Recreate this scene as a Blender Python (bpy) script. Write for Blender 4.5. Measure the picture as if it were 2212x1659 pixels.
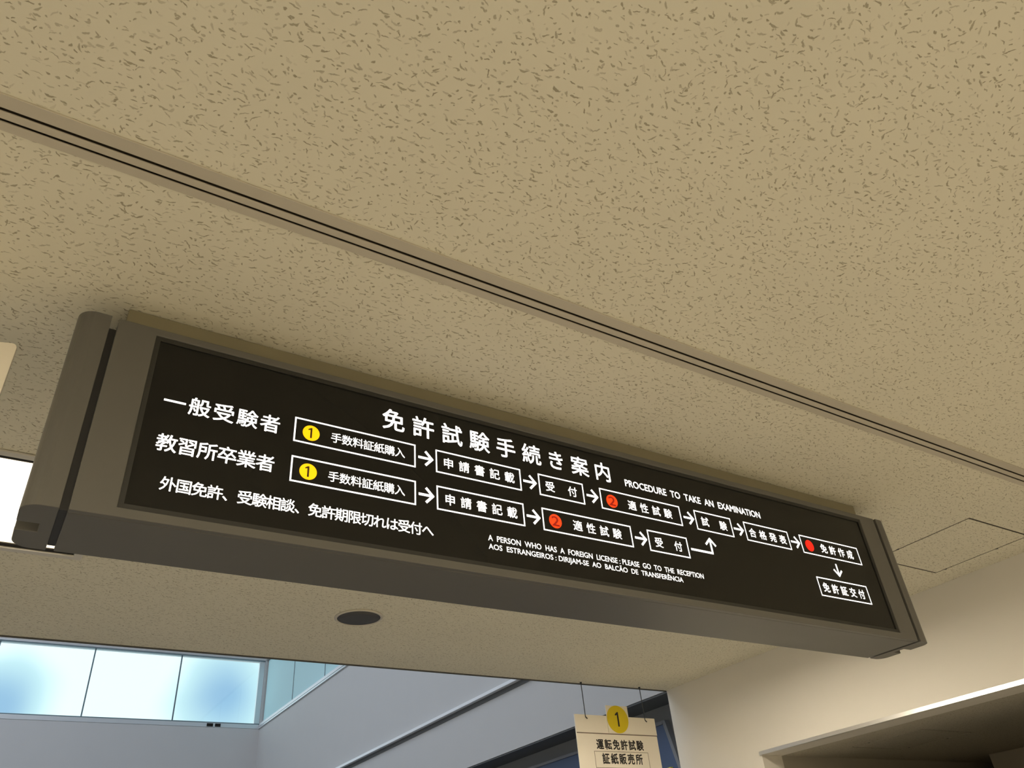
import bpy, bmesh, math
from mathutils import Vector, Matrix

for o in list(bpy.data.objects):
    bpy.data.objects.remove(o)
SC = bpy.context.scene
COL = SC.collection

# ---------------------------------------------------------------- camera
# metres; X runs along the sign to the right, Y into the hall, Z up; ceiling at 2.73
CAM_Z = 1.55
R0 = (0.8453722302390849, -0.5283337828285806, -0.07879851688095284)   # camera right
R1 = (0.2485616790053726, 0.5196331267498385, -0.817434098453335)      # camera down
R2 = (0.47282436915902026, 0.671449795223909, 0.5706069474017518)      # camera forward
cd = bpy.data.cameras.new('camera')
cd.sensor_fit = 'HORIZONTAL'
cd.sensor_width = 36.0
cd.lens = 1687.298 / 2212 * 36.0
cd.clip_start = 0.02
cam = bpy.data.objects.new('camera', cd)
COL.objects.link(cam)
cam.matrix_world = Matrix(((R0[0], -R1[0], -R2[0], 0), (R0[1], -R1[1], -R2[1], 0),
                           (R0[2], -R1[2], -R2[2], CAM_Z), (0, 0, 0, 1)))
SC.camera = cam
SC.view_settings.view_transform = 'Standard'
SC.view_settings.look = 'None'
SC.view_settings.gamma = 1
SC.view_settings.use_curve_mapping = False
SC.view_settings.exposure = 0.0
SC.cycles.use_denoising = True
SC.cycles.max_bounces = 10
SC.cycles.diffuse_bounces = 6
SC.cycles.sample_clamp_indirect = 6

# ---------------------------------------------------------------- sky (seen through the glazing)
world = bpy.data.worlds.new('sky')
SC.world = world
world.use_nodes = True
nt = world.node_tree
nt.nodes.clear()
def wn(t, **k):
    n = nt.nodes.new(t)
    for a, b in k.items():
        setattr(n, a, b)
    return n
# white sky with blue patches standing in for reflections in the far panes
tc = wn('ShaderNodeTexCoord')
nz = wn('ShaderNodeTexNoise')
nz.inputs['Scale'].default_value = 9.0
nz.inputs['Detail'].default_value = 2.0
nz.inputs['Roughness'].default_value = 0.4
nt.links.new(tc.outputs['Generated'], nz.inputs['Vector'])
blue_patches = []
for c, size in (((0.2314, 0.9424, 0.2416), 0.075), ((0.0167, 0.9741, 0.2256), 0.070), ((-0.5, 0.6, 0.62), 0.2)):
    ds = wn('ShaderNodeVectorMath', operation='DISTANCE')
    ds.inputs[1].default_value = c
    nt.links.new(tc.outputs['Generated'], ds.inputs[0])
    ma = wn('ShaderNodeMath', operation='MULTIPLY_ADD')
    ma.inputs[1].default_value = 0.06
    nt.links.new(nz.outputs[0], ma.inputs[0])
    nt.links.new(ds.outputs['Value'], ma.inputs[2])
    mr = wn('ShaderNodeMapRange', interpolation_type='SMOOTHSTEP')
    mr.inputs['From Min'].default_value = size * 0.45
    mr.inputs['From Max'].default_value = size * 1.45
    nt.links.new(ma.outputs[0], mr.inputs[0])
    blue_patches.append(mr.outputs[0])
m1 = wn('ShaderNodeMath', operation='MINIMUM')
nt.links.new(blue_patches[0], m1.inputs[0]); nt.links.new(blue_patches[1], m1.inputs[1])
m2 = wn('ShaderNodeMath', operation='MINIMUM')
nt.links.new(m1.outputs[0], m2.inputs[0]); nt.links.new(blue_patches[2], m2.inputs[1])
rp = wn('ShaderNodeValToRGB')
rp.color_ramp.elements[0].position = 0.0
rp.color_ramp.elements[0].color = (0.38, 0.61, 0.84, 1)
rp.color_ramp.elements[1].position = 1.0
rp.color_ramp.elements[1].color = (1.15, 1.30, 1.32, 1)
e = rp.color_ramp.elements.new(0.6)
e.color = (0.72, 0.98, 1.03, 1)
bg = wn('ShaderNodeBackground')
bg.inputs['Strength'].default_value = 1.0
wo = wn('ShaderNodeOutputWorld')
for a, b in ((m2.outputs[0], rp.inputs[0]), (rp.outputs[0], bg.inputs[0]), (bg.outputs[0], wo.inputs[0])):
    nt.links.new(a, b)

# ---------------------------------------------------------------- large lights
WARM = (1.0, 0.88, 0.67)
DAY = (0.82, 0.90, 1.0)
def area(name, loc, rot, sx, sy, power, col, spread=math.pi):
    l = bpy.data.lights.new(name, 'AREA')
    l.shape = 'RECTANGLE'
    l.size, l.size_y = sx, sy
    l.energy = power
    l.color = col
    l.spread = spread
    o = bpy.data.objects.new(name, l)
    COL.objects.link(o)
    o.location = loc
    o.rotation_euler = rot
    return o
# area lights added outside the view as stand-ins for unseen room lamps
for lx, ly, p in ((-2.7, 0.0, 92), (-2.7, -2.4, 98), (-0.18, -2.2, 116), (-0.18, -4.7, 90), (2.36, -2.4, 90)):
    area('room_fill', (lx, ly, 2.715), (0, 0, 0), 0.6, 0.6, p, WARM)
# area light added below the closed roof, standing in for unseen daylight
area('hall_fill', (-2.4, 7.5, 8.9), (0, 0, 0), 6.0, 6.0, 345, DAY)

# ---------------------------------------------------------------- materials
def lin(r, g, b):
    f = lambda c: c / 12.92 if c <= 0.04045 else ((c + 0.055) / 1.055) ** 2.4
    return (f(r / 255), f(g / 255), f(b / 255), 1)
def mat(name, col, rough=0.6, metal=0.0, emit=None, estr=0.0, coat=0.0, noise=0.0, nscale=30.0):
    m = bpy.data.materials.new(name)
    m.use_nodes = True
    b = m.node_tree.nodes['Principled BSDF']
    col = tuple(col) if len(col) == 4 else tuple(col) + (1,)
    b.inputs['Base Color'].default_value = col
    b.inputs['Roughness'].default_value = rough
    b.inputs['Metallic'].default_value = metal
    b.inputs['Coat Weight'].default_value = coat
    if emit:
        b.inputs['Emission Color'].default_value = tuple(emit) + (1,)
        b.inputs['Emission Strength'].default_value = estr
    if noise:
        N, L = m.node_tree.nodes, m.node_tree.links
        t = N.new('ShaderNodeTexCoord')
        z = N.new('ShaderNodeTexNoise')
        z.inputs['Scale'].default_value = nscale
        z.inputs['Detail'].default_value = 4
        L.new(t.outputs['Object'], z.inputs['Vector'])
        r = N.new('ShaderNodeMapRange')
        r.inputs['To Min'].default_value = 1 - noise
        r.inputs['To Max'].default_value = 1 + noise
        L.new(z.outputs[0], r.inputs[0])
        v = N.new('ShaderNodeVectorMath')
        v.operation = 'SCALE'
        v.inputs[0].default_value = col[:3]
        L.new(r.outputs[0], v.inputs['Scale'])
        L.new(v.outputs[0], b.inputs['Base Color'])
        bp = N.new('ShaderNodeBump')
        bp.inputs['Strength'].default_value = 0.05
        bp.inputs['Distance'].default_value = 0.002
        L.new(z.outputs[0], bp.inputs['Height'])
        L.new(bp.outputs[0], b.inputs['Normal'])
    return m

def ceiling_material(name, base, dark):
    """rock wool board: pale paint pitted with short curved fissures and pinholes"""
    m = bpy.data.materials.new(name)
    m.use_nodes = True
    N, L = m.node_tree.nodes, m.node_tree.links
    b = N['Principled BSDF']
    b.inputs['Roughness'].default_value = 0.9
    b.inputs['Specular IOR Level'].default_value = 0.1
    t = N.new('ShaderNodeTexCoord')
    def M(op, a, c=None, d=None, clamp=False):
        n = N.new('ShaderNodeMath')
        n.operation = op
        n.use_clamp = clamp
        for i, v in enumerate((a, c, d)):
            if v is None:
                continue
            if isinstance(v, (int, float)):
                n.inputs[i].default_value = v
            else:
                L.new(v, n.inputs[i])
        return n.outputs[0]
    sep = N.new('ShaderNodeSeparateXYZ')
    # a little wobble so that the marks are ragged
    wob = N.new('ShaderNodeTexNoise')
    wob.inputs['Scale'].default_value = 160
    wob.inputs['Detail'].default_value = 2
    L.new(t.outputs['Object'], wob.inputs['Vector'])
    ws = N.new('ShaderNodeVectorMath'); ws.operation = 'SUBTRACT'; ws.inputs[1].default_value = (0.5, 0.5, 0.5)
    L.new(wob.outputs['Color'], ws.inputs[0])
    wsc = N.new('ShaderNodeVectorMath'); wsc.operation = 'SCALE'; wsc.inputs['Scale'].default_value = 0.006
    L.new(ws.outputs[0], wsc.inputs[0])
    wa = N.new('ShaderNodeVectorMath'); wa.operation = 'ADD'
    L.new(t.outputs['Object'], wa.inputs[0]); L.new(wsc.outputs[0], wa.inputs[1])
    def layer(scale, lmin, lmax, wid, spread, bend, off, keep):
        add = N.new('ShaderNodeVectorMath'); add.operation = 'ADD'; add.inputs[1].default_value = (off, off * 0.7, 0)
        L.new(wa.outputs[0], add.inputs[0])
        v = N.new('ShaderNodeTexVoronoi')
        v.voronoi_dimensions = '2D'
        v.inputs['Scale'].default_value = scale
        L.new(add.outputs[0], v.inputs['Vector'])
        d = N.new('ShaderNodeVectorMath'); d.operation = 'SUBTRACT'
        L.new(add.outputs[0], d.inputs[0]); L.new(v.outputs['Position'], d.inputs[1])
        s = N.new('ShaderNodeSeparateXYZ'); L.new(d.outputs[0], s.inputs[0])
        c = N.new('ShaderNodeSeparateColor'); L.new(v.outputs['Color'], c.inputs[0])
        w = N.new('ShaderNodeTexWhiteNoise'); w.noise_dimensions = '2D'; L.new(v.outputs['Position'], w.inputs['Vector'])
        # angle: most marks run along X, some turn far from it
        a0 = M('SUBTRACT', c.outputs[0], 0.5)
        a = M('MULTIPLY', M('MULTIPLY', a0, M('ABSOLUTE', a0)), spread * 4)
        ca, sa = M('COSINE', a), M('SINE', a)
        x = M('ADD', M('MULTIPLY', s.outputs[0], ca), M('MULTIPLY', s.outputs[1], sa))
        y = M('SUBTRACT', M('MULTIPLY', s.outputs[1], ca), M('MULTIPLY', s.outputs[0], sa))
        k = M('MULTIPLY', M('SUBTRACT', c.outputs[1], 0.5), bend)
        y = M('ADD', y, M('MULTIPLY', k, M('MULTIPLY', x, x)))
        ln = M('MULTIPLY_ADD', M('POWER', c.outputs[2], 1.5), lmax - lmin, lmin)
        wd = M('MULTIPLY_ADD', c.outputs[1], wid * 0.8, wid * 0.6)
        q = M('ADD', M('POWER', M('ABSOLUTE', M('DIVIDE', x, ln)), 2.0), M('POWER', M('ABSOLUTE', M('DIVIDE', y, wd)), 2.0))
        mr = N.new('ShaderNodeMapRange'); mr.interpolation_type = 'SMOOTHSTEP'
        mr.inputs['From Min'].default_value = 0.5; mr.inputs['From Max'].default_value = 1.5
        mr.inputs['To Min'].default_value = 1; mr.inputs['To Max'].default_value = 0
        L.new(q, mr.inputs[0])
        # presence and depth of each mark
        pr = N.new('ShaderNodeMapRange')
        pr.inputs['From Min'].default_value = 1 - keep; pr.inputs['From Max'].default_value = 1.0
        pr.inputs['To Min'].default_value = 0.0; pr.inputs['To Max'].default_value = 1.0
        L.new(w.outputs[0], pr.inputs[0])
        return M('MULTIPLY', mr.outputs[0], M('POWER', pr.outputs[0], 0.6))
    m1 = layer(48, 0.003, 0.0105, 0.0014, 1.2, 80, 0.0, 0.95)
    m2 = layer(62, 0.0012, 0.004, 0.0016, 1.6, 0, 3.3, 0.75)
    m3 = layer(40, 0.003, 0.009, 0.0013, 1.4, 100, 7.1, 0.45)
    mk = M('MAXIMUM', M('MAXIMUM', m1, m2), m3)
    # soft board to board mottling
    mo = N.new('ShaderNodeTexNoise'); mo.inputs['Scale'].default_value = 2.2; mo.inputs['Detail'].default_value = 3
    L.new(t.outputs['Object'], mo.inputs['Vector'])
    mm = N.new('ShaderNodeMapRange'); mm.inputs['To Min'].default_value = 0.95; mm.inputs['To Max'].default_value = 1.05
    L.new(mo.outputs[0], mm.inputs[0])
    bs = N.new('ShaderNodeVectorMath'); bs.operation = 'SCALE'; bs.inputs[0].default_value = base
    L.new(mm.outputs[0], bs.inputs['Scale'])
    mx = N.new('ShaderNodeMix'); mx.data_type = 'RGBA'
    L.new(M('MULTIPLY', mk, 0.74), mx.inputs['Factor'])
    L.new(bs.outputs[0], mx.inputs['A'])
    mx.inputs['B'].default_value = dark + (1,)
    L.new(mx.outputs['Result'], b.inputs['Base Color'])
    bp = N.new('ShaderNodeBump'); bp.inputs['Strength'].default_value = 0.4; bp.inputs['Distance'].default_value = 0.002
    bp.invert = True
    L.new(mk, bp.inputs['Height']); L.new(bp.outputs[0], b.inputs['Normal'])
    return m

def glass_material(name, tint, gloss=0.08, frost=None):
    m = bpy.data.materials.new(name)
    m.use_nodes = True
    N, L = m.node_tree.nodes, m.node_tree.links
    N.clear()
    out = N.new('ShaderNodeOutputMaterial')
    tr = N.new('ShaderNodeBsdfTransparent'); tr.inputs[0].default_value = tint + (1,)
    gl = N.new('ShaderNodeBsdfGlossy'); gl.inputs['Roughness'].default_value = 0.03
    mx = N.new('ShaderNodeMixShader'); mx.inputs[0].default_value = gloss
    L.new(tr.outputs[0], mx.inputs[1]); L.new(gl.outputs[0], mx.inputs[2])
    last = mx
    if frost:
        df = N.new('ShaderNodeBsdfDiffuse'); df.inputs[0].default_value = frost[1] + (1,)
        m2 = N.new('ShaderNodeMixShader'); m2.inputs[0].default_value = frost[0]
        L.new(mx.outputs[0], m2.inputs[1]); L.new(df.outputs[0], m2.inputs[2])
        last = m2
    L.new(last.outputs[0], out.inputs[0])
    return m

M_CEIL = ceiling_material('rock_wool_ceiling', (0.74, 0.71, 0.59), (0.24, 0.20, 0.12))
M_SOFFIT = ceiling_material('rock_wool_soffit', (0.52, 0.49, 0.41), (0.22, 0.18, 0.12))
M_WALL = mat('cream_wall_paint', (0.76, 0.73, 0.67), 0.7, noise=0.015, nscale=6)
M_GREY = mat('pale_grey_wall_paint', (0.60, 0.60, 0.61), 0.7, noise=0.015, nscale=4)
M_FLOOR = mat('beige_vinyl_floor', (0.30, 0.28, 0.245), 0.5, noise=0.06, nscale=8)
M_FLOOR2 = mat('cool_grey_floor', (0.16, 0.17, 0.19), 0.4, noise=0.06, nscale=8)
M_SLOT = mat('beige_aluminium_paint', (0.52, 0.48, 0.40), 0.55)
M_SLOTIN = mat('dark_brown_void', (0.045, 0.033, 0.018), 0.9)
M_BLACK = mat('black_void', (0.012, 0.010, 0.008), 0.9)
M_BODY = mat('dark_grey_metal_paint', (0.115, 0.112, 0.102), 0.42, metal=0.0, coat=0.0, noise=0.02, nscale=60)
M_GAP = mat('dark_channel', (0.025, 0.025, 0.026), 0.6)
M_PANEL = mat('black_acrylic', (0.010, 0.010, 0.009), 0.25)
M_PANEL.node_tree.nodes['Principled BSDF'].inputs['Specular IOR Level'].default_value = 0.3
M_BODY.node_tree.nodes['Principled BSDF'].inputs['Specular IOR Level'].default_value = 0.35
M_GASKET = mat('black_gasket', (0.02, 0.02, 0.018), 0.5)
M_BASE = mat('beige_bracket_paint', (0.24, 0.215, 0.14), 0.6)
M_TEXT = mat('backlit_white', (0.8, 0.8, 0.8), 0.5, emit=(1.0, 0.97, 0.95), estr=1.25)
M_YEL = mat('backlit_yellow', (0.8, 0.5, 0.0), 0.5, emit=(0.95, 0.52, 0.0), estr=1.0)
M_RED = mat('backlit_red', (0.7, 0.05, 0.0), 0.5, emit=(1.0, 0.045, 0.004), estr=1.0)
M_RED2 = mat('backlit_deep_red', (0.7, 0.02, 0.0), 0.5, emit=(0.95, 0.008, 0.004), estr=0.95)
M_DIGY = mat('dark_brown_digit', (0.06, 0.03, 0.0), 0.6)
M_DIGR = mat('dark_red_digit', (0.1, 0.004, 0.0), 0.6, emit=(0.45, 0.01, 0.0), estr=0.7)
M_LAMP = mat('lamp_diffuser', (0.9, 0.9, 0.9), 0.5, emit=(1.0, 0.88, 0.70), estr=5.0)
M_LAMP2 = mat('lamp_diffuser_bright', (0.9, 0.9, 0.9), 0.5, emit=(1.0, 0.87, 0.68), estr=44.0)
M_REFL = mat('lamp_reflector', (0.85, 0.80, 0.72), 0.5)
M_LFRAME = mat('lamp_frame_paint', (0.62, 0.60, 0.55), 0.5)
M_SPK = mat('speaker_mesh', (0.075, 0.075, 0.078), 0.6)
M_RIM = mat('speaker_rim', (0.62, 0.58, 0.50), 0.35)
M_TRIM = mat('dark_edge_trim', (0.09, 0.09, 0.085), 0.6)
M_WHITE = mat('white_trim_paint', (0.82, 0.80, 0.76), 0.45)
M_ALU = mat('brushed_aluminium', (0.72, 0.75, 0.78), 0.35, metal=0.6)
M_ALUT = mat('satin_aluminium', (0.80, 0.79, 0.77), 0.30, metal=0.85)
M_JOINT = mat('grey_silicone_joint', (0.16, 0.22, 0.25), 0.6)
M_PANE = glass_material('clear_glass', (0.93, 0.99, 1.0), 0.05)
M_PANE2 = glass_material('pale_teal_glass', (0.75, 0.92, 0.95), 0.10, (0.85, (0.66, 0.94, 1.0)))
M_STEEL = mat('pale_steel_ledge', (0.80, 0.83, 0.88), 0.35, metal=0.3)
M_LEDGE_SHADE = mat('grey_ledge_shade', (0.13, 0.135, 0.14), 0.7)
M_LEDGE = mat('white_ledge_paint', (0.86, 0.88, 0.91), 0.35)
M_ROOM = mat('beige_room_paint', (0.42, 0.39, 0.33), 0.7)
M_DARKWALL = mat('charcoal_lintel_paint', (0.10, 0.105, 0.11), 0.7)
M_LINTEL = mat('slate_grey_lintel_paint', (0.24, 0.25, 0.26), 0.6)
M_BLUE = mat('navy_blue_panel', (0.07, 0.11, 0.22), 0.4)
M_BOARD = mat('cream_card', (0.88, 0.83, 0.73), 0.6)
M_INK = mat('black_ink', (0.015, 0.013, 0.012), 0.6)
M_LINE = mat('grey_brown_line', (0.16, 0.12, 0.09), 0.7)
M_SEAM = mat('dark_brown_seam', (0.035, 0.027, 0.016), 0.8)
M_YCARD = mat('yellow_card', (0.72, 0.56, 0.01), 0.6)
M_WIRE = mat('dark_wire', (0.03, 0.035, 0.04), 0.5)
M_BRIGHTY = mat('bright_yellow_card', (0.85, 0.78, 0.08), 0.5)

# ---------------------------------------------------------------- mesh helpers
def link(o):
    COL.objects.link(o)
    return o
def root(name, loc, label=None, cat=None, group=None, kind=None):
    o = link(bpy.data.objects.new(name, None))
    o.empty_display_size = 0.1
    o.location = loc
    props(o, label, cat, group, kind)
    return o
def props(o, label=None, cat=None, group=None, kind=None):
    if label: o['label'] = label
    if cat: o['category'] = cat
    if group: o['group'] = group
    if kind: o['kind'] = kind
    return o
def origin_of(o):
    p = Vector((0, 0, 0))
    while o is not None:
        p = p + o.location
        o = o.parent
    return p
def build(name, bm, m, parent=None, bevel=0.0, smooth=False, loc=None, label=None, recalc=True):
    """link a bmesh given in world coordinates as one mesh object"""
    if recalc:
        bmesh.ops.recalc_face_normals(bm, faces=bm.faces)
    org = origin_of(parent) if parent is not None else Vector(loc or (0, 0, 0))
    for v in bm.verts:
        v.co -= org
    me = bpy.data.meshes.new(name)
    bm.to_mesh(me)
    bm.free()
    me.materials.append(m)
    o = link(bpy.data.objects.new(name, me))
    if parent is not None:
        o.parent = parent
    else:
        o.location = org
    if smooth:
        for p in me.polygons:
            p.use_smooth = True
    if bevel:
        b = o.modifiers.new('bevel', 'BEVEL')
        b.width = bevel
        b.segments = 2
        b.limit_method = 'ANGLE'
        b.angle_limit = math.radians(40)
    if label:
        o['label'] = label
    return o
def box(bm, x0, x1, y0, y1, z0, z1):
    vs = [bm.verts.new((x, y, z)) for x in (x0, x1) for y in (y0, y1) for z in (z0, z1)]
    for f in ((0, 1, 3, 2), (4, 6, 7, 5), (0, 4, 5, 1), (2, 3, 7, 6), (0, 2, 6, 4), (1, 5, 7, 3)):
        bm.faces.new([vs[i] for i in f])
def nb(*boxes):
    bm = bmesh.new()
    for b in boxes:
        box(bm, *b)
    return bm
def prism(bm, pts, axis, a0, a1):
    """polygon pts extruded along an axis: 'z' pts are (x,y), 'y' pts are (x,z), 'x' pts are (y,z)"""
    def P(p, a):
        return {'z': (p[0], p[1], a), 'y': (p[0], a, p[1]), 'x': (a, p[0], p[1])}[axis]
    lo = [bm.verts.new(P(p, a0)) for p in pts]
    hi = [bm.verts.new(P(p, a1)) for p in pts]
    bm.faces.new(lo)
    bm.faces.new(hi[::-1])
    n = len(pts)
    for i in range(n):
        bm.faces.new((lo[i], lo[(i + 1) % n], hi[(i + 1) % n], hi[i]))
def tube(bm, a, b, r, n=10):
    a, b = Vector(a), Vector(b)
    d = (b - a).normalized()
    u = d.orthogonal().normalized()
    w = d.cross(u)
    A = [bm.verts.new(a + (u * math.cos(t) + w * math.sin(t)) * r) for t in (2 * math.pi * i / n for i in range(n))]
    B = [bm.verts.new(b + (u * math.cos(t) + w * math.sin(t)) * r) for t in (2 * math.pi * i / n for i in range(n))]
    bm.faces.new(A[::-1]); bm.faces.new(B)
    for i in range(n):
        bm.faces.new((A[i], A[(i + 1) % n], B[(i + 1) % n], B[i]))
def lathe(bm, prof, c, n=48):
    """profile of (radius, z) turned about a vertical axis through c"""
    rings = []
    for r, z in prof:
        if r < 1e-6:
            rings.append([bm.verts.new((c[0], c[1], z))])
        else:
            rings.append([bm.verts.new((c[0] + r * math.cos(2 * math.pi * i / n), c[1] + r * math.sin(2 * math.pi * i / n), z)) for i in range(n)])
    for A, B in zip(rings, rings[1:]):
        for i in range(n):
            j = (i + 1) % n
            if len(A) == 1 and len(B) > 1:
                bm.faces.new((A[0], B[j], B[i]))
            elif len(B) == 1 and len(A) > 1:
                bm.faces.new((A[i], A[j], B[0]))
            elif len(A) > 1:
                bm.faces.new((A[i], A[j], B[j], B[i]))
def slab(bm, x0, x1, y0, y1, z0, z1, holes=()):
    """horizontal slab with rectangular through holes (x0,x1,y0,y1)"""
    xs = sorted({x0, x1} | {h[i] for h in holes for i in (0, 1) if x0 < h[i] < x1})
    ys = sorted({y0, y1} | {h[i] for h in holes for i in (2, 3) if y0 < h[i] < y1})
    solid = {}
    for i in range(len(xs) - 1):
        for j in range(len(ys) - 1):
            cx, cy = (xs[i] + xs[i + 1]) / 2, (ys[j] + ys[j + 1]) / 2
            solid[i, j] = not any(h[0] < cx < h[1] and h[2] < cy < h[3] for h in holes)
    V = {}
    def v(i, j, z):
        if (i, j, z) not in V:
            V[i, j, z] = bm.verts.new((xs[i], ys[j], z))
        return V[i, j, z]
    for (i, j), s in solid.items():
        if not s:
            continue
        for z in (z0, z1):
            bm.faces.new((v(i, j, z), v(i + 1, j, z), v(i + 1, j + 1, z), v(i, j + 1, z)))
        for (di, dj), (a, b) in {(-1, 0): ((i, j), (i, j + 1)), (1, 0): ((i + 1, j), (i + 1, j + 1)),
                                 (0, -1): ((i, j), (i + 1, j)), (0, 1): ((i, j + 1), (i + 1, j + 1))}.items():
            if not solid.get((i + di, j + dj), False):
                bm.faces.new((v(*a, z0), v(*b, z0), v(*b, z1), v(*a, z1)))
def wall_x(bm, x0, x1, y0, y1, z0, z1, holes=()):
    t = bmesh.new()
    slab(t, y0, y1, z0, z1, x0, x1, holes)
    for v in t.verts:
        v.co = Vector((v.co.z, v.co.x, v.co.y))
    me = bpy.data.meshes.new('tmp'); t.to_mesh(me); t.free()
    bm.from_mesh(me); bpy.data.meshes.remove(me)
def wall_y(bm, y0, y1, x0, x1, z0, z1, holes=()):
    t = bmesh.new()
    slab(t, x0, x1, z0, z1, y0, y1, holes)
    for v in t.verts:
        v.co = Vector((v.co.x, v.co.z, v.co.y))
    me = bpy.data.meshes.new('tmp'); t.to_mesh(me); t.free()
    bm.from_mesh(me); bpy.data.meshes.remove(me)
def ring_y(bm, x0, x1, z0, z1, w, y0, y1):
    """rectangular frame in an XZ plane, w = bar width, or (left, right, bottom, top)"""
    l, r, b, t = w if isinstance(w, tuple) else (w,) * 4
    wall_y(bm, y0, y1, x0, x1, z0, z1, ((x0 + l, x1 - r, z0 + b, z1 - t),))

# ---------------------------------------------------------------- the setting
ZC = 2.73          # ceiling
XW = 3.718         # right wall
YE = 3.885         # where the low ceiling ends
YG = 12.896        # far wall of the tall hall
SLOT = (-3.0, 3.70, 1.048, 1.122)
LAMP = (-0.51, 0.143, 2.280, 2.924)
LAMP2 = (2.030, 2.683, 2.225, 2.869)
HATCH = (3.100, 3.549, 1.384, 1.829)

bm = bmesh.new()
slab(bm, -6.0, XW, -7.0, YE, ZC, ZC + 0.25, (SLOT, LAMP, LAMP2, HATCH))
ceil = props(build('ceiling', bm, M_CEIL), kind='structure')
bm = nb((-6.2, 8.0, -7.2, YE, -0.15, 0.0))
props(build('floor', bm, M_FLOOR), kind='structure')
props(build('floor_hall', nb((-6.2, 8.0, YE + 0.001, YG + 0.2, -0.15, 0.0)), M_FLOOR2), kind='structure')
bm = bmesh.new()
wall_x(bm, XW, XW + 0.16, -7.0, YE, 0.0, ZC, ((0.2, 3.235, 1.70, 2.228),))
props(build('wall_right', bm, M_WALL), kind='structure')
props(build('wall_left', nb((-6.2, -6.0, -7.0, YG, 0.0, 9.0)), M_WALL), kind='structure')
props(build('wall_back', nb((-6.2, 8.0, -7.2, -7.0, 0.0, ZC + 0.25)), M_WALL), kind='structure')
# the storey above the low ceiling
props(build('wall_above', nb((-6.0, XW, YE - 0.25, YE - 0.02, ZC + 0.25, 9.0)), M_GREY), kind='structure')
# the tall hall: far wall with a run of windows, right wall with glazing above
bm = bmesh.new()
wall_y(bm, YG, YG + 0.2, -6.2, 8.0, 0.0, 9.0, ((-2.406, XW, 4.375, 5.42),))
props(build('wall_front', bm, M_GREY), kind='structure')
ZL = 2.600         # top of the blue panel in the recess
bm = bmesh.new()
wall_x(bm, XW, XW + 0.20, YE, YG, ZC, 9.0, ((4.0, YG, 4.375, 5.42),))
props(build('wall_right_upper', bm, M_GREY), kind='structure')
# recess under that wall
props(build('wall_right_recess', nb((3.955, 4.15, 3.42, YG, 0.0, ZC + 0.20)), M_LINTEL), kind='structure')
props(build('trim_1', nb((XW + 0.004, 3.953, YE + 0.003, YG, ZC - 0.012, ZC - 0.002)), M_DARKWALL), kind='structure')
props(build('wall_roof_side', nb((-6.2, 8.0, YE, YG + 0.2, 9.0, 9.2)), M_GREY), kind='structure')
# edge of the low ceiling
props(build('trim_2', nb((-6.0, XW - 0.002, YE + 0.001, YE + 0.008, ZC - 0.006, ZC + 0.25)), M_TRIM), kind='structure')
# head trim of the counter opening
bm = bmesh.new()
prism(bm, [(XW - 0.001, 2.227), (XW - 0.016, 2.227), (XW - 0.0135, 2.246), (XW - 0.001, 2.246)], 'y', 0.2, 3.240)
props(build('trim_3', bm, M_ALUT), kind='structure')
# steel ledge along the upper wall
bm = bmesh.new()
prism(bm, [(XW - 0.001, 3.222), (XW - 0.050, 3.222), (XW - 0.039, 3.252), (XW - 0.001, 3.252)], 'y', YE + 0.02, YG)
props(build('trim_4', bm, M_LEDGE), kind='structure')
props(build('ledge_shade', nb((XW - 0.008, XW - 0.0005, YE + 0.02, YG, 3.186, 3.2215)), M_LEDGE_SHADE), kind='structure')  # dark strip painting in the shade below the ledge
# room behind the counter opening
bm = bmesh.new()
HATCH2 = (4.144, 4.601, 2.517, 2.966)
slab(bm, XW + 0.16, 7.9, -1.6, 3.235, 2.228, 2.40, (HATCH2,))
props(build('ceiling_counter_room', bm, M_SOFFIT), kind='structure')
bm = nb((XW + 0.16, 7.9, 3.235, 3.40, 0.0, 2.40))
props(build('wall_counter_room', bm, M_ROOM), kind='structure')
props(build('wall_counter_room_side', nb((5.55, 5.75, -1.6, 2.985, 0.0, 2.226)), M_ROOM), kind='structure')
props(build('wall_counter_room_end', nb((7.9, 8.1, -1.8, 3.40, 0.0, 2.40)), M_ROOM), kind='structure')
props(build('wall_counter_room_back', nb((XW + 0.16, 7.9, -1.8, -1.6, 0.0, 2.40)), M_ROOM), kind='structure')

# ---- windows of the far wall
def glazing_front():
    r = root('window_1', (0.6, YG, 4.375), kind='structure')
    xs = [-2.406, -1.196, 0.015, 1.225, 2.437, XW - 0.03]
    for a, b in zip(xs, xs[1:]):
        build('pane', nb((a + 0.008, b - 0.008, YG + 0.040, YG + 0.048, 4.455, 5.395)), M_PANE, r)
    for x in xs[:-1]:
        build('joint', nb((x - 0.009, x + 0.009, YG + 0.032, YG + 0.052, 4.455, 5.395)), M_JOINT, r)
    build('corner_post', nb((XW - 0.085, XW - 0.002, YG + 0.020, YG + 0.060, 4.440, 5.40)), M_ALU, r)
    build('sill_rail', nb((-2.406, XW - 0.002, YG + 0.004, YG + 0.06, 4.380, 4.440)), M_ALU, r, bevel=0.003)
    build('sill_gasket', nb((-2.406, XW - 0.002, YG + 0.010, YG + 0.06, 4.441, 4.455)), M_JOINT, r)
    build('head_rail', nb((-2.406, XW - 0.002, YG + 0.004, YG + 0.06, 5.409, 5.42)), M_ALU, r)
    build('head_gasket', nb((-2.406, XW - 0.002, YG + 0.010, YG + 0.06, 5.395, 5.408)), M_JOINT, r)
    for a, b in ((2.93, 3.02), (3.05, 3.13)):
        build('latch_or_reflection', nb((a, b, YG - 0.006, YG + 0.003, 4.388, 4.430)), M_BLACK, r)  # black boxes copying dark reflections on the sill rail, no real latches
glazing_front()
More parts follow.
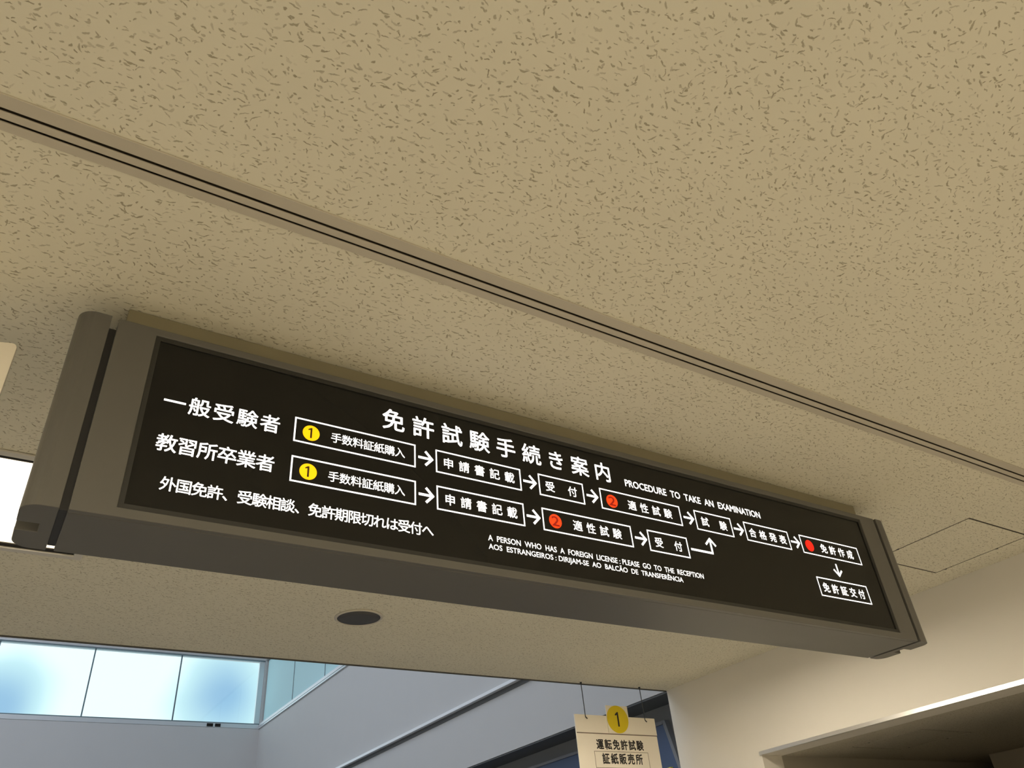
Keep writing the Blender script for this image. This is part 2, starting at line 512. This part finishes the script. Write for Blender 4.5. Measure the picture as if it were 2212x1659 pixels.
def glazing_side():
    r = root('window_2', (XW, 9.0, 4.375), kind='structure')
    ys = [YG - 0.03, 11.54, 10.266, 8.99, 7.72, 6.45, 5.18, 4.0]
    for a, b in zip(ys, ys[1:]):
        build('pane', nb((XW + 0.040, XW + 0.048, b + 0.006, a - 0.006, 4.455, 5.405)), M_PANE2, r)
    for y in ys[1:-1]:
        build('joint', nb((XW + 0.034, XW + 0.052, y - 0.006, y + 0.006, 4.455, 5.405)), M_JOINT, r)
    build('sill_rail', nb((XW - 0.02, XW + 0.06, 4.0, YG - 0.01, 4.376, 4.40)), M_ALU, r, bevel=0.003)
    build('sill_gasket', nb((XW + 0.0, XW + 0.06, 4.0, YG - 0.01, 4.401, 4.412)), M_JOINT, r)
    build('glazing_bead', nb((XW - 0.01, XW + 0.06, 4.0, YG - 0.01, 4.413, 4.452)), M_STEEL, r)
    build('backing_wall', nb((XW + 0.15, XW + 0.17, 4.0, YG - 0.01, 4.376, 5.419)), M_WHITE, r)
glazing_side()

# ---------------------------------------------------------------- text
_dg = None
def glyph_mesh(ch, fat):
    cu = bpy.data.curves.new('glyph', 'FONT')
    cu.body = ch
    cu.size = 1.0
    cu.offset = fat
    cu.resolution_u = 3
    o = bpy.data.objects.new('glyph', cu)
    COL.objects.link(o)
    bpy.context.view_layer.update()
    me = bpy.data.meshes.new_from_object(o.evaluated_get(bpy.context.evaluated_depsgraph_get()))
    bpy.data.objects.remove(o)
    bpy.data.curves.remove(cu)
    return me
_cache = {}
def glyph(ch, fat):
    """outline of a glyph (or line of glyphs), thickened by overlaying shifted copies"""
    if (ch, fat) not in _cache:
        if (ch, 0) not in _cache:
            me = glyph_mesh(ch, 0.0)
            _cache[ch, 0] = ([v.co.copy() for v in me.vertices], [tuple(p.vertices) for p in me.polygons])
            bpy.data.meshes.remove(me)
        v0, f0 = _cache[ch, 0]
        vs, fs = [], []
        k = fat * 0.7071
        for i, (dx, dy) in enumerate(((0, 0), (k, k), (-k, k), (k, -k), (-k, -k), (fat, 0), (-fat, 0), (0, fat), (0, -fat)) if fat else ((0, 0),)):
            base = len(vs)
            vs += [Vector((v.x + dx, v.y + dy, i * 0.00001)) for v in v0]
            fs += [tuple(base + j for j in f) for f in f0]
        _cache[ch, fat] = (vs, fs)
    return _cache[ch, fat]
def put_glyph(bm, ch, cx, cz, w, h, y, fat, em=True, tilt=None):
    """one glyph in an XZ plane facing -Y, its em box (or its ink box) centred on (cx, cz)"""
    vs, fs = glyph(ch, fat)
    if not vs:
        return
    if em:
        ox, oz = 0.5, 0.38
    else:
        ox = (min(v.x for v in vs) + max(v.x for v in vs)) / 2
        oz = (min(v.y for v in vs) + max(v.y for v in vs)) / 2
    nv = [bm.verts.new((cx + (v.x - ox) * w, y - v.z, cz + (v.y - oz) * h)) for v in vs]
    for f in fs:
        try:
            bm.faces.new([nv[i] for i in f])
        except ValueError:
            pass
def one(bm, cx, cz, h, w, y):
    """a figure 1: upright stroke with a short flag"""
    a, b = cz - h / 2, cz + h / 2
    pts = [(cx - w / 2, a), (cx + w / 2, a), (cx + w / 2, b), (cx - w / 4, b), (cx - w * 1.7, b - h * 0.15), (cx - w * 1.7, b - h * 0.26), (cx - w / 2, b - h * 0.20)]
    bm.faces.new([bm.verts.new((p[0], y, p[1])) for p in pts])
def spaced(chars, x0, x1, z, em, y, fat=0.022):
    """full width characters spaced evenly from centre x0 to centre x1 (millimetres in, metres out)"""
    bm = bmesh.new()
    n = len(chars)
    for i, ch in enumerate(chars):
        if ch == ' ':
            continue
        put_glyph(bm, ch, (x0 + (x1 - x0) * i / max(n - 1, 1)) / 1000, z / 1000, em / 1000, em / 1000, y, fat)
    return bm
def latin(text, x0, x1, zbase, cap, y, fat=0.012):
    """a line of capitals fitted between x0 and x1 on a baseline"""
    vs, fs = glyph(text, fat)
    bm = bmesh.new()
    a, b = min(v.x for v in vs), max(v.x for v in vs)
    sx, sz = (x1 - x0) / (b - a), cap / 0.70
    nv = [bm.verts.new(((x0 + (v.x - a) * sx) / 1000, y - v.z, (zbase + v.y * sz) / 1000)) for v in vs]
    for f in fs:
        try:
            bm.faces.new([nv[i] for i in f])
        except ValueError:
            pass
    return bm

# ---------------------------------------------------------------- the big overhead sign
def overhead_sign():
    B = CAM_Z * 1000                        # the sign is laid out in millimetres above eye level
    X0, X1, Z0, Z1 = 0.045, 2.558, 2.2207, 2.6595
    YF, YB = 1.460, 1.660
    r = root('overhead_sign', (1.30, 1.56, ZC),
             'long dark grey backlit direction sign hanging below the ceiling, showing white flow chart', 'sign')
    build('mounting_base', nb((0.060, 2.545, 1.508, 1.612, Z1 - 0.004, ZC - 0.001)), M_BASE, r, bevel=0.002, label='beige mounting base')
    build('housing', nb((X0, X1, YF + 0.0145, YB, Z0, Z1)), M_BODY, r, bevel=0.002)
    bm = bmesh.new()
    ring_y(bm, X0, X1, Z0, Z1, (0.076, 0.084, 0.019, 0.0176), YF, YF + 0.0143)
    build('front_frame', bm, M_BODY, r, bevel=0.0015)
    for side, xa, xb in ((-1, -0.029, 0.031), (1, 2.572, 2.632)):
        # plan of the cap: rounded outer corners and a groove down the middle of the end
        xi, xo = (xb, xa) if side < 0 else (xa, xb)
        s = side
        R = 0.034
        pts = [(xi, YF)]
        for k in range(9):
            t = math.radians(90 * k / 8)
            pts.append((xo - s * R + s * R * math.sin(t), YF + R - R * math.cos(t)))
        pts += [(xo, 1.541), (xo - s * 0.038, 1.541), (xo - s * 0.038, 1.579), (xo, 1.579)]
        for k in range(9):
            t = math.radians(90 * k / 8)
            pts.append((xo - s * R + s * R * math.cos(t), YB - R + R * math.sin(t)))
        pts.append((xi, YB))
        bm = bmesh.new()
        prism(bm, pts, 'z', Z0, Z1 + 0.0025)
        build('end_cap', bm, M_BODY, r, bevel=0.0012)
        ga, gb = (0.0312, 0.0448) if side < 0 else (2.5582, 2.5718)
        build('channel', nb((ga, gb, YF + 0.014, 1.640, Z0 + 0.003, Z1 - 0.021)), M_GAP, r, label='dark channel beside the end cap')
    YP = YF + 0.006
    bm = bmesh.new()
    ring_y(bm, X0 + 0.0762, X1 - 0.0842, Z0 + 0.0192, Z1 - 0.0178, 0.010, YF + 0.003, YP + 0.002)
    build('gasket', bm, M_GASKET, r)
    pan = build('display_panel', nb((X0 + 0.0763, X1 - 0.0843, YP, YF + 0.0142, Z0 + 0.0193, Z1 - 0.0179)), M_PANEL, r, label='black glossy display panel')
    yt, yb, yd = YP - 0.0006, YP - 0.0006, YP - 0.0011
    def letters(bm, m=M_TEXT, label=None):
        return build('lettering', bm, m, pan, label=label)
    def flow_box(x0, x1, zc, h=62.5, t=3.6):
        bm = bmesh.new()
        ring_y(bm, x0 / 1000, x1 / 1000, (B + zc - h / 2) / 1000, (B + zc + h / 2) / 1000, t / 1000, yb - 0.0004, yb)
        build('flow_box', bm, M_TEXT, pan)
    def strokes(segs, w):
        bm = bmesh.new()
        for k, ((ax, az), (bx, bz)) in enumerate(segs):
            d = Vector((bx - ax, bz - az)).normalized() * (w / 2)
            n = Vector((-d.y, d.x))
            P = [(ax - n.x, az - n.y), (ax + n.x, az + n.y), (bx + n.x, bz + n.y), (bx - n.x, bz - n.y)]
            prism(bm, [(p[0] / 1000, (B + p[1]) / 1000) for p in P], 'y', yb - 0.0003 - 0.0001 * k, yb)
        build('arrow', bm, M_TEXT, pan)
    def arrow_right(x0, x1, zc):
        strokes([((x0, zc), (x1 - 3, zc)), ((x1 - 20, zc + 19), (x1 - 0.5, zc - 1.5)), ((x1 - 20, zc - 19), (x1 - 0.5, zc + 1.5))], 6.6)
    def badge(cx, cz, rad, m, digit, dm):
        bm = bmesh.new()
        prism(bm, [((cx + rad * math.cos(2 * math.pi * k / 40)) / 1000, (B + cz + rad * math.sin(2 * math.pi * k / 40)) / 1000) for k in range(40)],
              'y', yb - 0.0003, yb)
        build('number_badge', bm, m, pan)
        if digit:
            bm = bmesh.new()
            if digit == '1':
                one(bm, cx / 1000, (B + cz) / 1000, 0.026, 0.0042, yd)
            else:
                put_glyph(bm, digit, cx / 1000, (B + cz) / 1000, 0.052, 0.0385, yd, 0.02, em=False)
            letters(bm, dm)
    Z1R, Z2R = 943, 844.5
    # title and left column
    letters(spaced('免許試験手続き案内', 673, 1312, B + 1029, 62, yt, 0.015))
    letters(latin('PROCEDURE  TO  TAKE  AN  EXAMINATION', 1389, 1941, B + 1001, 21.5, yt, 0.02))
    letters(spaced('一般受験者', 183, 381, B + 942, 46, yt, 0.013))
    letters(spaced('教習所卒業者', 183, 380, B + 844, 41.5, yt, 0.012))
    letters(spaced('外国免許、受験相談、免許期限切れは受付へ', 200, 760, B + 756, 32, yt, 0.012))
    letters(latin('A  PERSON  WHO  HAS  A  FOREIGN  LICENSE : PLEASE  GO  TO  THE  RECEPTION', 920, 1622, B + 758.5, 14.5, yt, 0.012))
    letters(latin('AOS  ESTRANGEIROS : DIRIJAM-SE  AO  BALC\u00c3O  DE  TRANSFER\u00caNCIA', 920, 1539, B + 737, 13.5, yt, 0.012))
    # upper row
    flow_box(434, 731, Z1R); badge(473, Z1R - 2, 19.5, M_YEL, '1', M_DIGY)
    letters(spaced('手数料証紙購入', 532, 690, B + Z1R, 27.5, yt, 0.009))
    arrow_right(738, 777, Z1R)
    flow_box(785, 1031, Z1R); letters(spaced('申請書記載', 820, 996, B + Z1R, 31, yt, 0.015))
    arrow_right(1038, 1078, Z1R)
    flow_box(1086, 1233, Z1R); letters(spaced('受', 1122, 1122, B + Z1R, 31, yt, 0.015)); letters(spaced('付', 1195, 1195, B + Z1R, 31, yt, 0.015))
    arrow_right(1242, 1280, Z1R)
    flow_box(1289, 1585, Z1R); badge(1329, Z1R - 2, 19.5, M_RED, '2', M_DIGR)
    letters(spaced('適性試験', 1401, 1534, B + Z1R - 1, 31, yt, 0.015))
    arrow_right(1595, 1635, Z1R)
    flow_box(1642, 1794, Z1R); letters(spaced('試', 1681, 1681, B + Z1R, 31, yt, 0.015)); letters(spaced('験', 1756, 1756, B + Z1R, 31, yt, 0.015))
    arrow_right(1801, 1842, Z1R)
    flow_box(1850, 2051, Z1R); letters(spaced('合格発表', 1882, 2019, B + Z1R - 1, 32, yt, 0.018))
    arrow_right(2058, 2099, Z1R)
    flow_box(2106, 2402, Z1R); badge(2147, Z1R - 1, 19.5, M_RED2, None, None)
    letters(spaced('免許作成', 2217, 2351, B + Z1R, 33, yt, 0.02))
    strokes([((2254, 895), (2254, 856)), ((2234, 874), (2255.5, 853)), ((2274, 874), (2252.5, 853))], 6.6)
    flow_box(2130, 2380, 804.5); letters(spaced('免許証交付', 2165, 2341, B + 804, 33, yt, 0.02))
    # lower row
    flow_box(434, 731, Z2R); badge(473, Z2R - 1, 19.5, M_YEL, '1', M_DIGY)
    letters(spaced('手数料証紙購入', 531, 690, B + Z2R - 1, 27.5, yt, 0.009))
    arrow_right(738, 777, Z2R)
    flow_box(785, 1031, Z2R); letters(spaced('申請書記載', 821, 995, B + Z2R, 31, yt, 0.015))
    arrow_right(1038, 1078, Z2R)
    flow_box(1086, 1380, Z2R); badge(1126, Z2R, 19.5, M_RED, '2', M_DIGR)
    letters(spaced('適性試験', 1197, 1328, B + Z2R, 31, yt, 0.013))
    arrow_right(1390, 1431, Z2R)
    flow_box(1438, 1587, Z2R); letters(spaced('受', 1476, 1476, B + Z2R - 1, 31, yt, 0.015)); letters(spaced('付', 1548, 1548, B + Z2R - 1, 31, yt, 0.015))
    strokes([((1597, Z2R - 1), (1684.8, Z2R - 1)), ((1682, Z2R - 1), (1682, 888)), ((1662, 868), (1683.5, 889.5)), ((1702, 868), (1680.5, 889.5))], 6.6)
overhead_sign()

# ---------------------------------------------------------------- ceiling fittings
def slot_diffuser():
    x0, x1, y0, y1 = SLOT
    r = root('slot_diffuser', (1.0, 1.085, ZC), 'long beige linear air slot with two dark grooves across the ceiling', 'air vent')
    z0, z1 = ZC - 0.004, ZC + 0.03
    for a, b in ((y0 - 0.002, 1.0745), (1.0820, 1.0980), (1.1045, y1 + 0.002)):
        build('flange', nb((x0, x1, a, b, z0, ZC - 0.0003)), M_SLOT, r, bevel=0.001)
    build('plenum', nb((x0 + 0.001, x1 - 0.001, y0 + 0.001, y1 - 0.001, ZC + 0.006, ZC + 0.03)), M_SLOTIN, r, label='black interior behind the grooves')
slot_diffuser()
def recessed_light(L, m, label):
    x0, x1, y0, y1 = L
    r = root('ceiling_light', ((x0 + x1) / 2, (y0 + y1) / 2, ZC), label, 'ceiling light')
    bm = bmesh.new()
    slab(bm, x0 - 0.027, x1 + 0.027, y0 - 0.027, y1 + 0.029, ZC - 0.008, ZC - 0.001, (L,))
    build('frame', bm, M_LFRAME, r, bevel=0.002)
    bm = bmesh.new()
    slab(bm, x0 + 0.001, x1 - 0.001, y0 + 0.001, y1 - 0.001, ZC - 0.002, ZC + 0.05, ((x0 + 0.022, x1 - 0.022, y0 + 0.022, y1 - 0.018),))
    build('shadow_gap', bm, M_BLACK, r)
    bm = bmesh.new()
    slab(bm, x0 + 0.0225, x1 - 0.0225, y0 + 0.0225, y1 - 0.0185, ZC + 0.002, ZC + 0.06, ((x0 + 0.032, x1 - 0.032, y0 + 0.034, y1 - 0.026),))
    build('reflector', bm, M_REFL, r)
    e = 0.023
    build('diffuser', nb((x0 + e, x1 - e, y0 + e, y1 - 0.019, ZC + 0.062, ZC + 0.07)), m, r, label='bright white diffuser')
recessed_light(LAMP, M_LAMP, 'square recessed ceiling light glowing white behind the left end of the sign')
recessed_light(LAMP2, M_LAMP2, 'ceiling light hidden behind the sign, its frame corner just showing below the sign')
def hatch(h, z, m, label, group=None):
    x0, x1, y0, y1 = h
    r = root('ceiling_hatch', ((x0 + x1) / 2, (y0 + y1) / 2, z), label, 'ceiling hatch', group)
    bm = bmesh.new()
    slab(bm, x0 + 0.0005, x1 - 0.0005, y0 + 0.0005, y1 - 0.0005, z + 0.0015, z + 0.02, ((x0 + 0.0085, x1 - 0.0085, y0 + 0.0085, y1 - 0.0085),))
    build('shadow_gap', bm, M_SEAM, r)
    build('panel', nb((x0 + 0.009, x1 - 0.009, y0 + 0.009, y1 - 0.009, z, z + 0.02)), m, r)
    for x, y in ((x0 + 0.003, y0 + (y1 - y0) * 0.74), (x1 - 0.003, y0 + (y1 - y0) * 0.33), (x1 - 0.003, y0 + (y1 - y0) * 0.88)):
        bm = bmesh.new()
        lathe(bm, ((0, z - 0.001), (0.006, z - 0.001), (0.006, z + 0.003), (0, z + 0.003)), (x, y), 12)
        build('latch_or_reflection', bm, M_TRIM, r)
hatch(HATCH, ZC, M_CEIL, 'square access hatch in the speckled ceiling right of the sign')
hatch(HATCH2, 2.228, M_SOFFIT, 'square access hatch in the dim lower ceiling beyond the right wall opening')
def speaker():
    c = (1.316, 3.21)
    r = root('ceiling_speaker', (c[0], c[1], ZC), 'round grey ceiling speaker with pale rim near the ceiling edge', 'speaker')
    bm = bmesh.new()
    lathe(bm, ((0.0945, ZC - 0.0005), (0.106, ZC - 0.0005), (0.106, ZC - 0.003), (0.100, ZC - 0.007), (0.0945, ZC - 0.006), (0.0945, ZC - 0.0005)), c)
    build('rim', bm, M_RIM, r, smooth=True)
    bm = bmesh.new()
    lathe(bm, ((0, ZC - 0.0005), (0.094, ZC - 0.0005), (0.094, ZC - 0.004), (0.05, ZC - 0.008), (0, ZC - 0.009)), c)
    build('grille', bm, M_SPK, r, smooth=True, label='dark grey mesh grille')
speaker()
# ---------------------------------------------------------------- small hanging board
def notice_board():
    y = 3.862
    r = root('hanging_notice_board', (3.24, y, ZC), 'cream notice board with yellow number tag hanging on two wires from ceiling edge', 'sign')
    x0, x1, zt = 2.934, 3.546, 2.546
    zb = 2.02
    board = build('board', nb((x0, x1, y, y + 0.006, zb, zt)), M_BOARD, r, bevel=0.001)
    # folded upper flap of the card, ending in a dark line
    build('flap', nb((x0, x1, y - 0.003, y - 0.0002, 2.4485, zt)), M_BOARD, r)
    build('flap_line', nb((x0 + 0.004, x1, y - 0.0025, y - 0.0002, 2.4440, 2.4484)), M_LINE, r, label='thin dark line')
    build('tag_card', nb((3.169, 3.336, y - 0.008, y - 0.0035, 2.452, 2.605)), M_BOARD, r)
    bm = bmesh.new()
    prism(bm, [(3.249 + 0.081 * math.cos(2 * math.pi * k / 48), 2.5285 + 0.078 * math.sin(2 * math.pi * k / 48)) for k in range(48)], 'y', y - 0.0095, y - 0.0082)
    tag = build('number_tag', bm, M_YCARD, r, label='round yellow number tag')
    bm = bmesh.new()
    one(bm, 3.251, 2.5285, 0.082, 0.0115, y - 0.0099)
    build('lettering', bm, M_INK, tag)
    bm = bmesh.new()
    for i, ch in enumerate('運転免許試験'):
        put_glyph(bm, ch, 3.096 + 0.0602 * i, 2.3885, 0.054, 0.058, y - 0.0006, 0.03)
    build('lettering', bm, M_INK, board)
    bm = bmesh.new()
    for i, ch in enumerate('証紙販売所'):
        put_glyph(bm, ch, 3.127 + 0.0622 * i, 2.3125, 0.054, 0.060, y - 0.0006, 0.03)
    build('lettering', bm, M_INK, board)
    bm = bmesh.new()
    ring_y(bm, 3.047, 3.452, 2.2625, 2.351, 0.0022, y - 0.0008, y - 0.0002)
    build('text_box', bm, M_LINE, board)
    for x in (3.012, 3.468):
        bm = bmesh.new()
        tube(bm, (x - 0.003, y - 0.004, ZC - 0.004), (x, y - 0.004, zt - 0.012), 0.0026)
        tube(bm, (x, y - 0.004, zt - 0.012), (x + 0.012, y - 0.004, zt - 0.022), 0.0032)
        lathe(bm, ((0, ZC - 0.020), (0.004, ZC - 0.014), (0.007, ZC - 0.001), (0, ZC - 0.001)), (x - 0.003, y - 0.004), 16)
        build('wire', bm, M_WIRE, r)
notice_board()

# ---------------------------------------------------------------- pale board at the left edge
def side_board():
    c = Vector((-0.1215, 1.596, 0))
    u = Vector((0.9611, -0.2762, 0))           # along the board
    n = Vector((0.2762, 0.9611, 0))            # its thickness
    r = root('hanging_notice_board', (c.x - 0.25, c.y + 0.07, ZC), 'blank cream board hanging left of the big sign, cut off by the picture edge', 'sign')
    zt, zb = 2.631, 2.36
    R = 0.012
    W = 0.52
    pts = [(-W, zb), (0, zb)]
    pts += [(-R + R * math.cos(math.radians(t)), zt - R + R * math.sin(math.radians(t))) for t in range(0, 91, 15)]
    pts += [(-W, zt)]
    bm = bmesh.new()
    prism(bm, pts, 'y', 0, 0.006)
    for v in bm.verts:
        p = c + u * v.co.x + n * v.co.y
        v.co = Vector((p.x, p.y, v.co.z))
    build('board', bm, M_BOARD, r, bevel=0.001)
    for s in (-0.40, -0.12 - 0.05):
        p = c + u * s + n * 0.003
        bm = bmesh.new()
        tube(bm, (p.x, p.y, ZC - 0.001), (p.x, p.y, zt - 0.001), 0.0015)
        build('wire', bm, M_WIRE, r)
side_board()

# ---------------------------------------------------------------- recess beside the atrium
def blue_panel():
    r = root('blue_partition', (3.955, 5.2, 0.0), 'navy blue partition with pale edging in the recess behind the notice board', 'partition')
    xa, xb = 3.925, 3.9535
    top, bot = ZL, 0.02
    # outline in the YZ plane with a leaning near end
    n0, lean = 4.19, -0.26        # the end leans towards the room as it goes down
    bm = bmesh.new()
    prism(bm, [(n0, top), (9.5, top), (9.5, bot), (n0 + lean * (top - bot), bot)], 'x', xa, xb)
    build('panel', bm, M_BLUE, r)
    build('top_rail', nb((xa - 0.012, xb, n0, 9.5, top, top + 0.020)), M_STEELG, r, label='pale grey top rail')
    bm = bmesh.new()
    prism(bm, [(n0 - 0.028, top + 0.02), (n0, top + 0.02), (n0 + lean * (top - bot), bot), (n0 + lean * (top - bot) - 0.028, bot)], 'x', xa - 0.012, xb)
    build('end_rail', bm, M_STEELG, r, label='pale grey leaning end rail')
M_STEELG = mat('dull_steel_edging', (0.22, 0.23, 0.26), 0.5)
blue_panel()
yn = build('yellow_notice', nb((3.900, 3.9225, 4.17, 4.32, 2.06, 2.333)), M_BRIGHTY, loc=(3.91, 4.25, 2.06))
props(yn, 'small yellow card just right of the notice board at the bottom edge', 'sign')
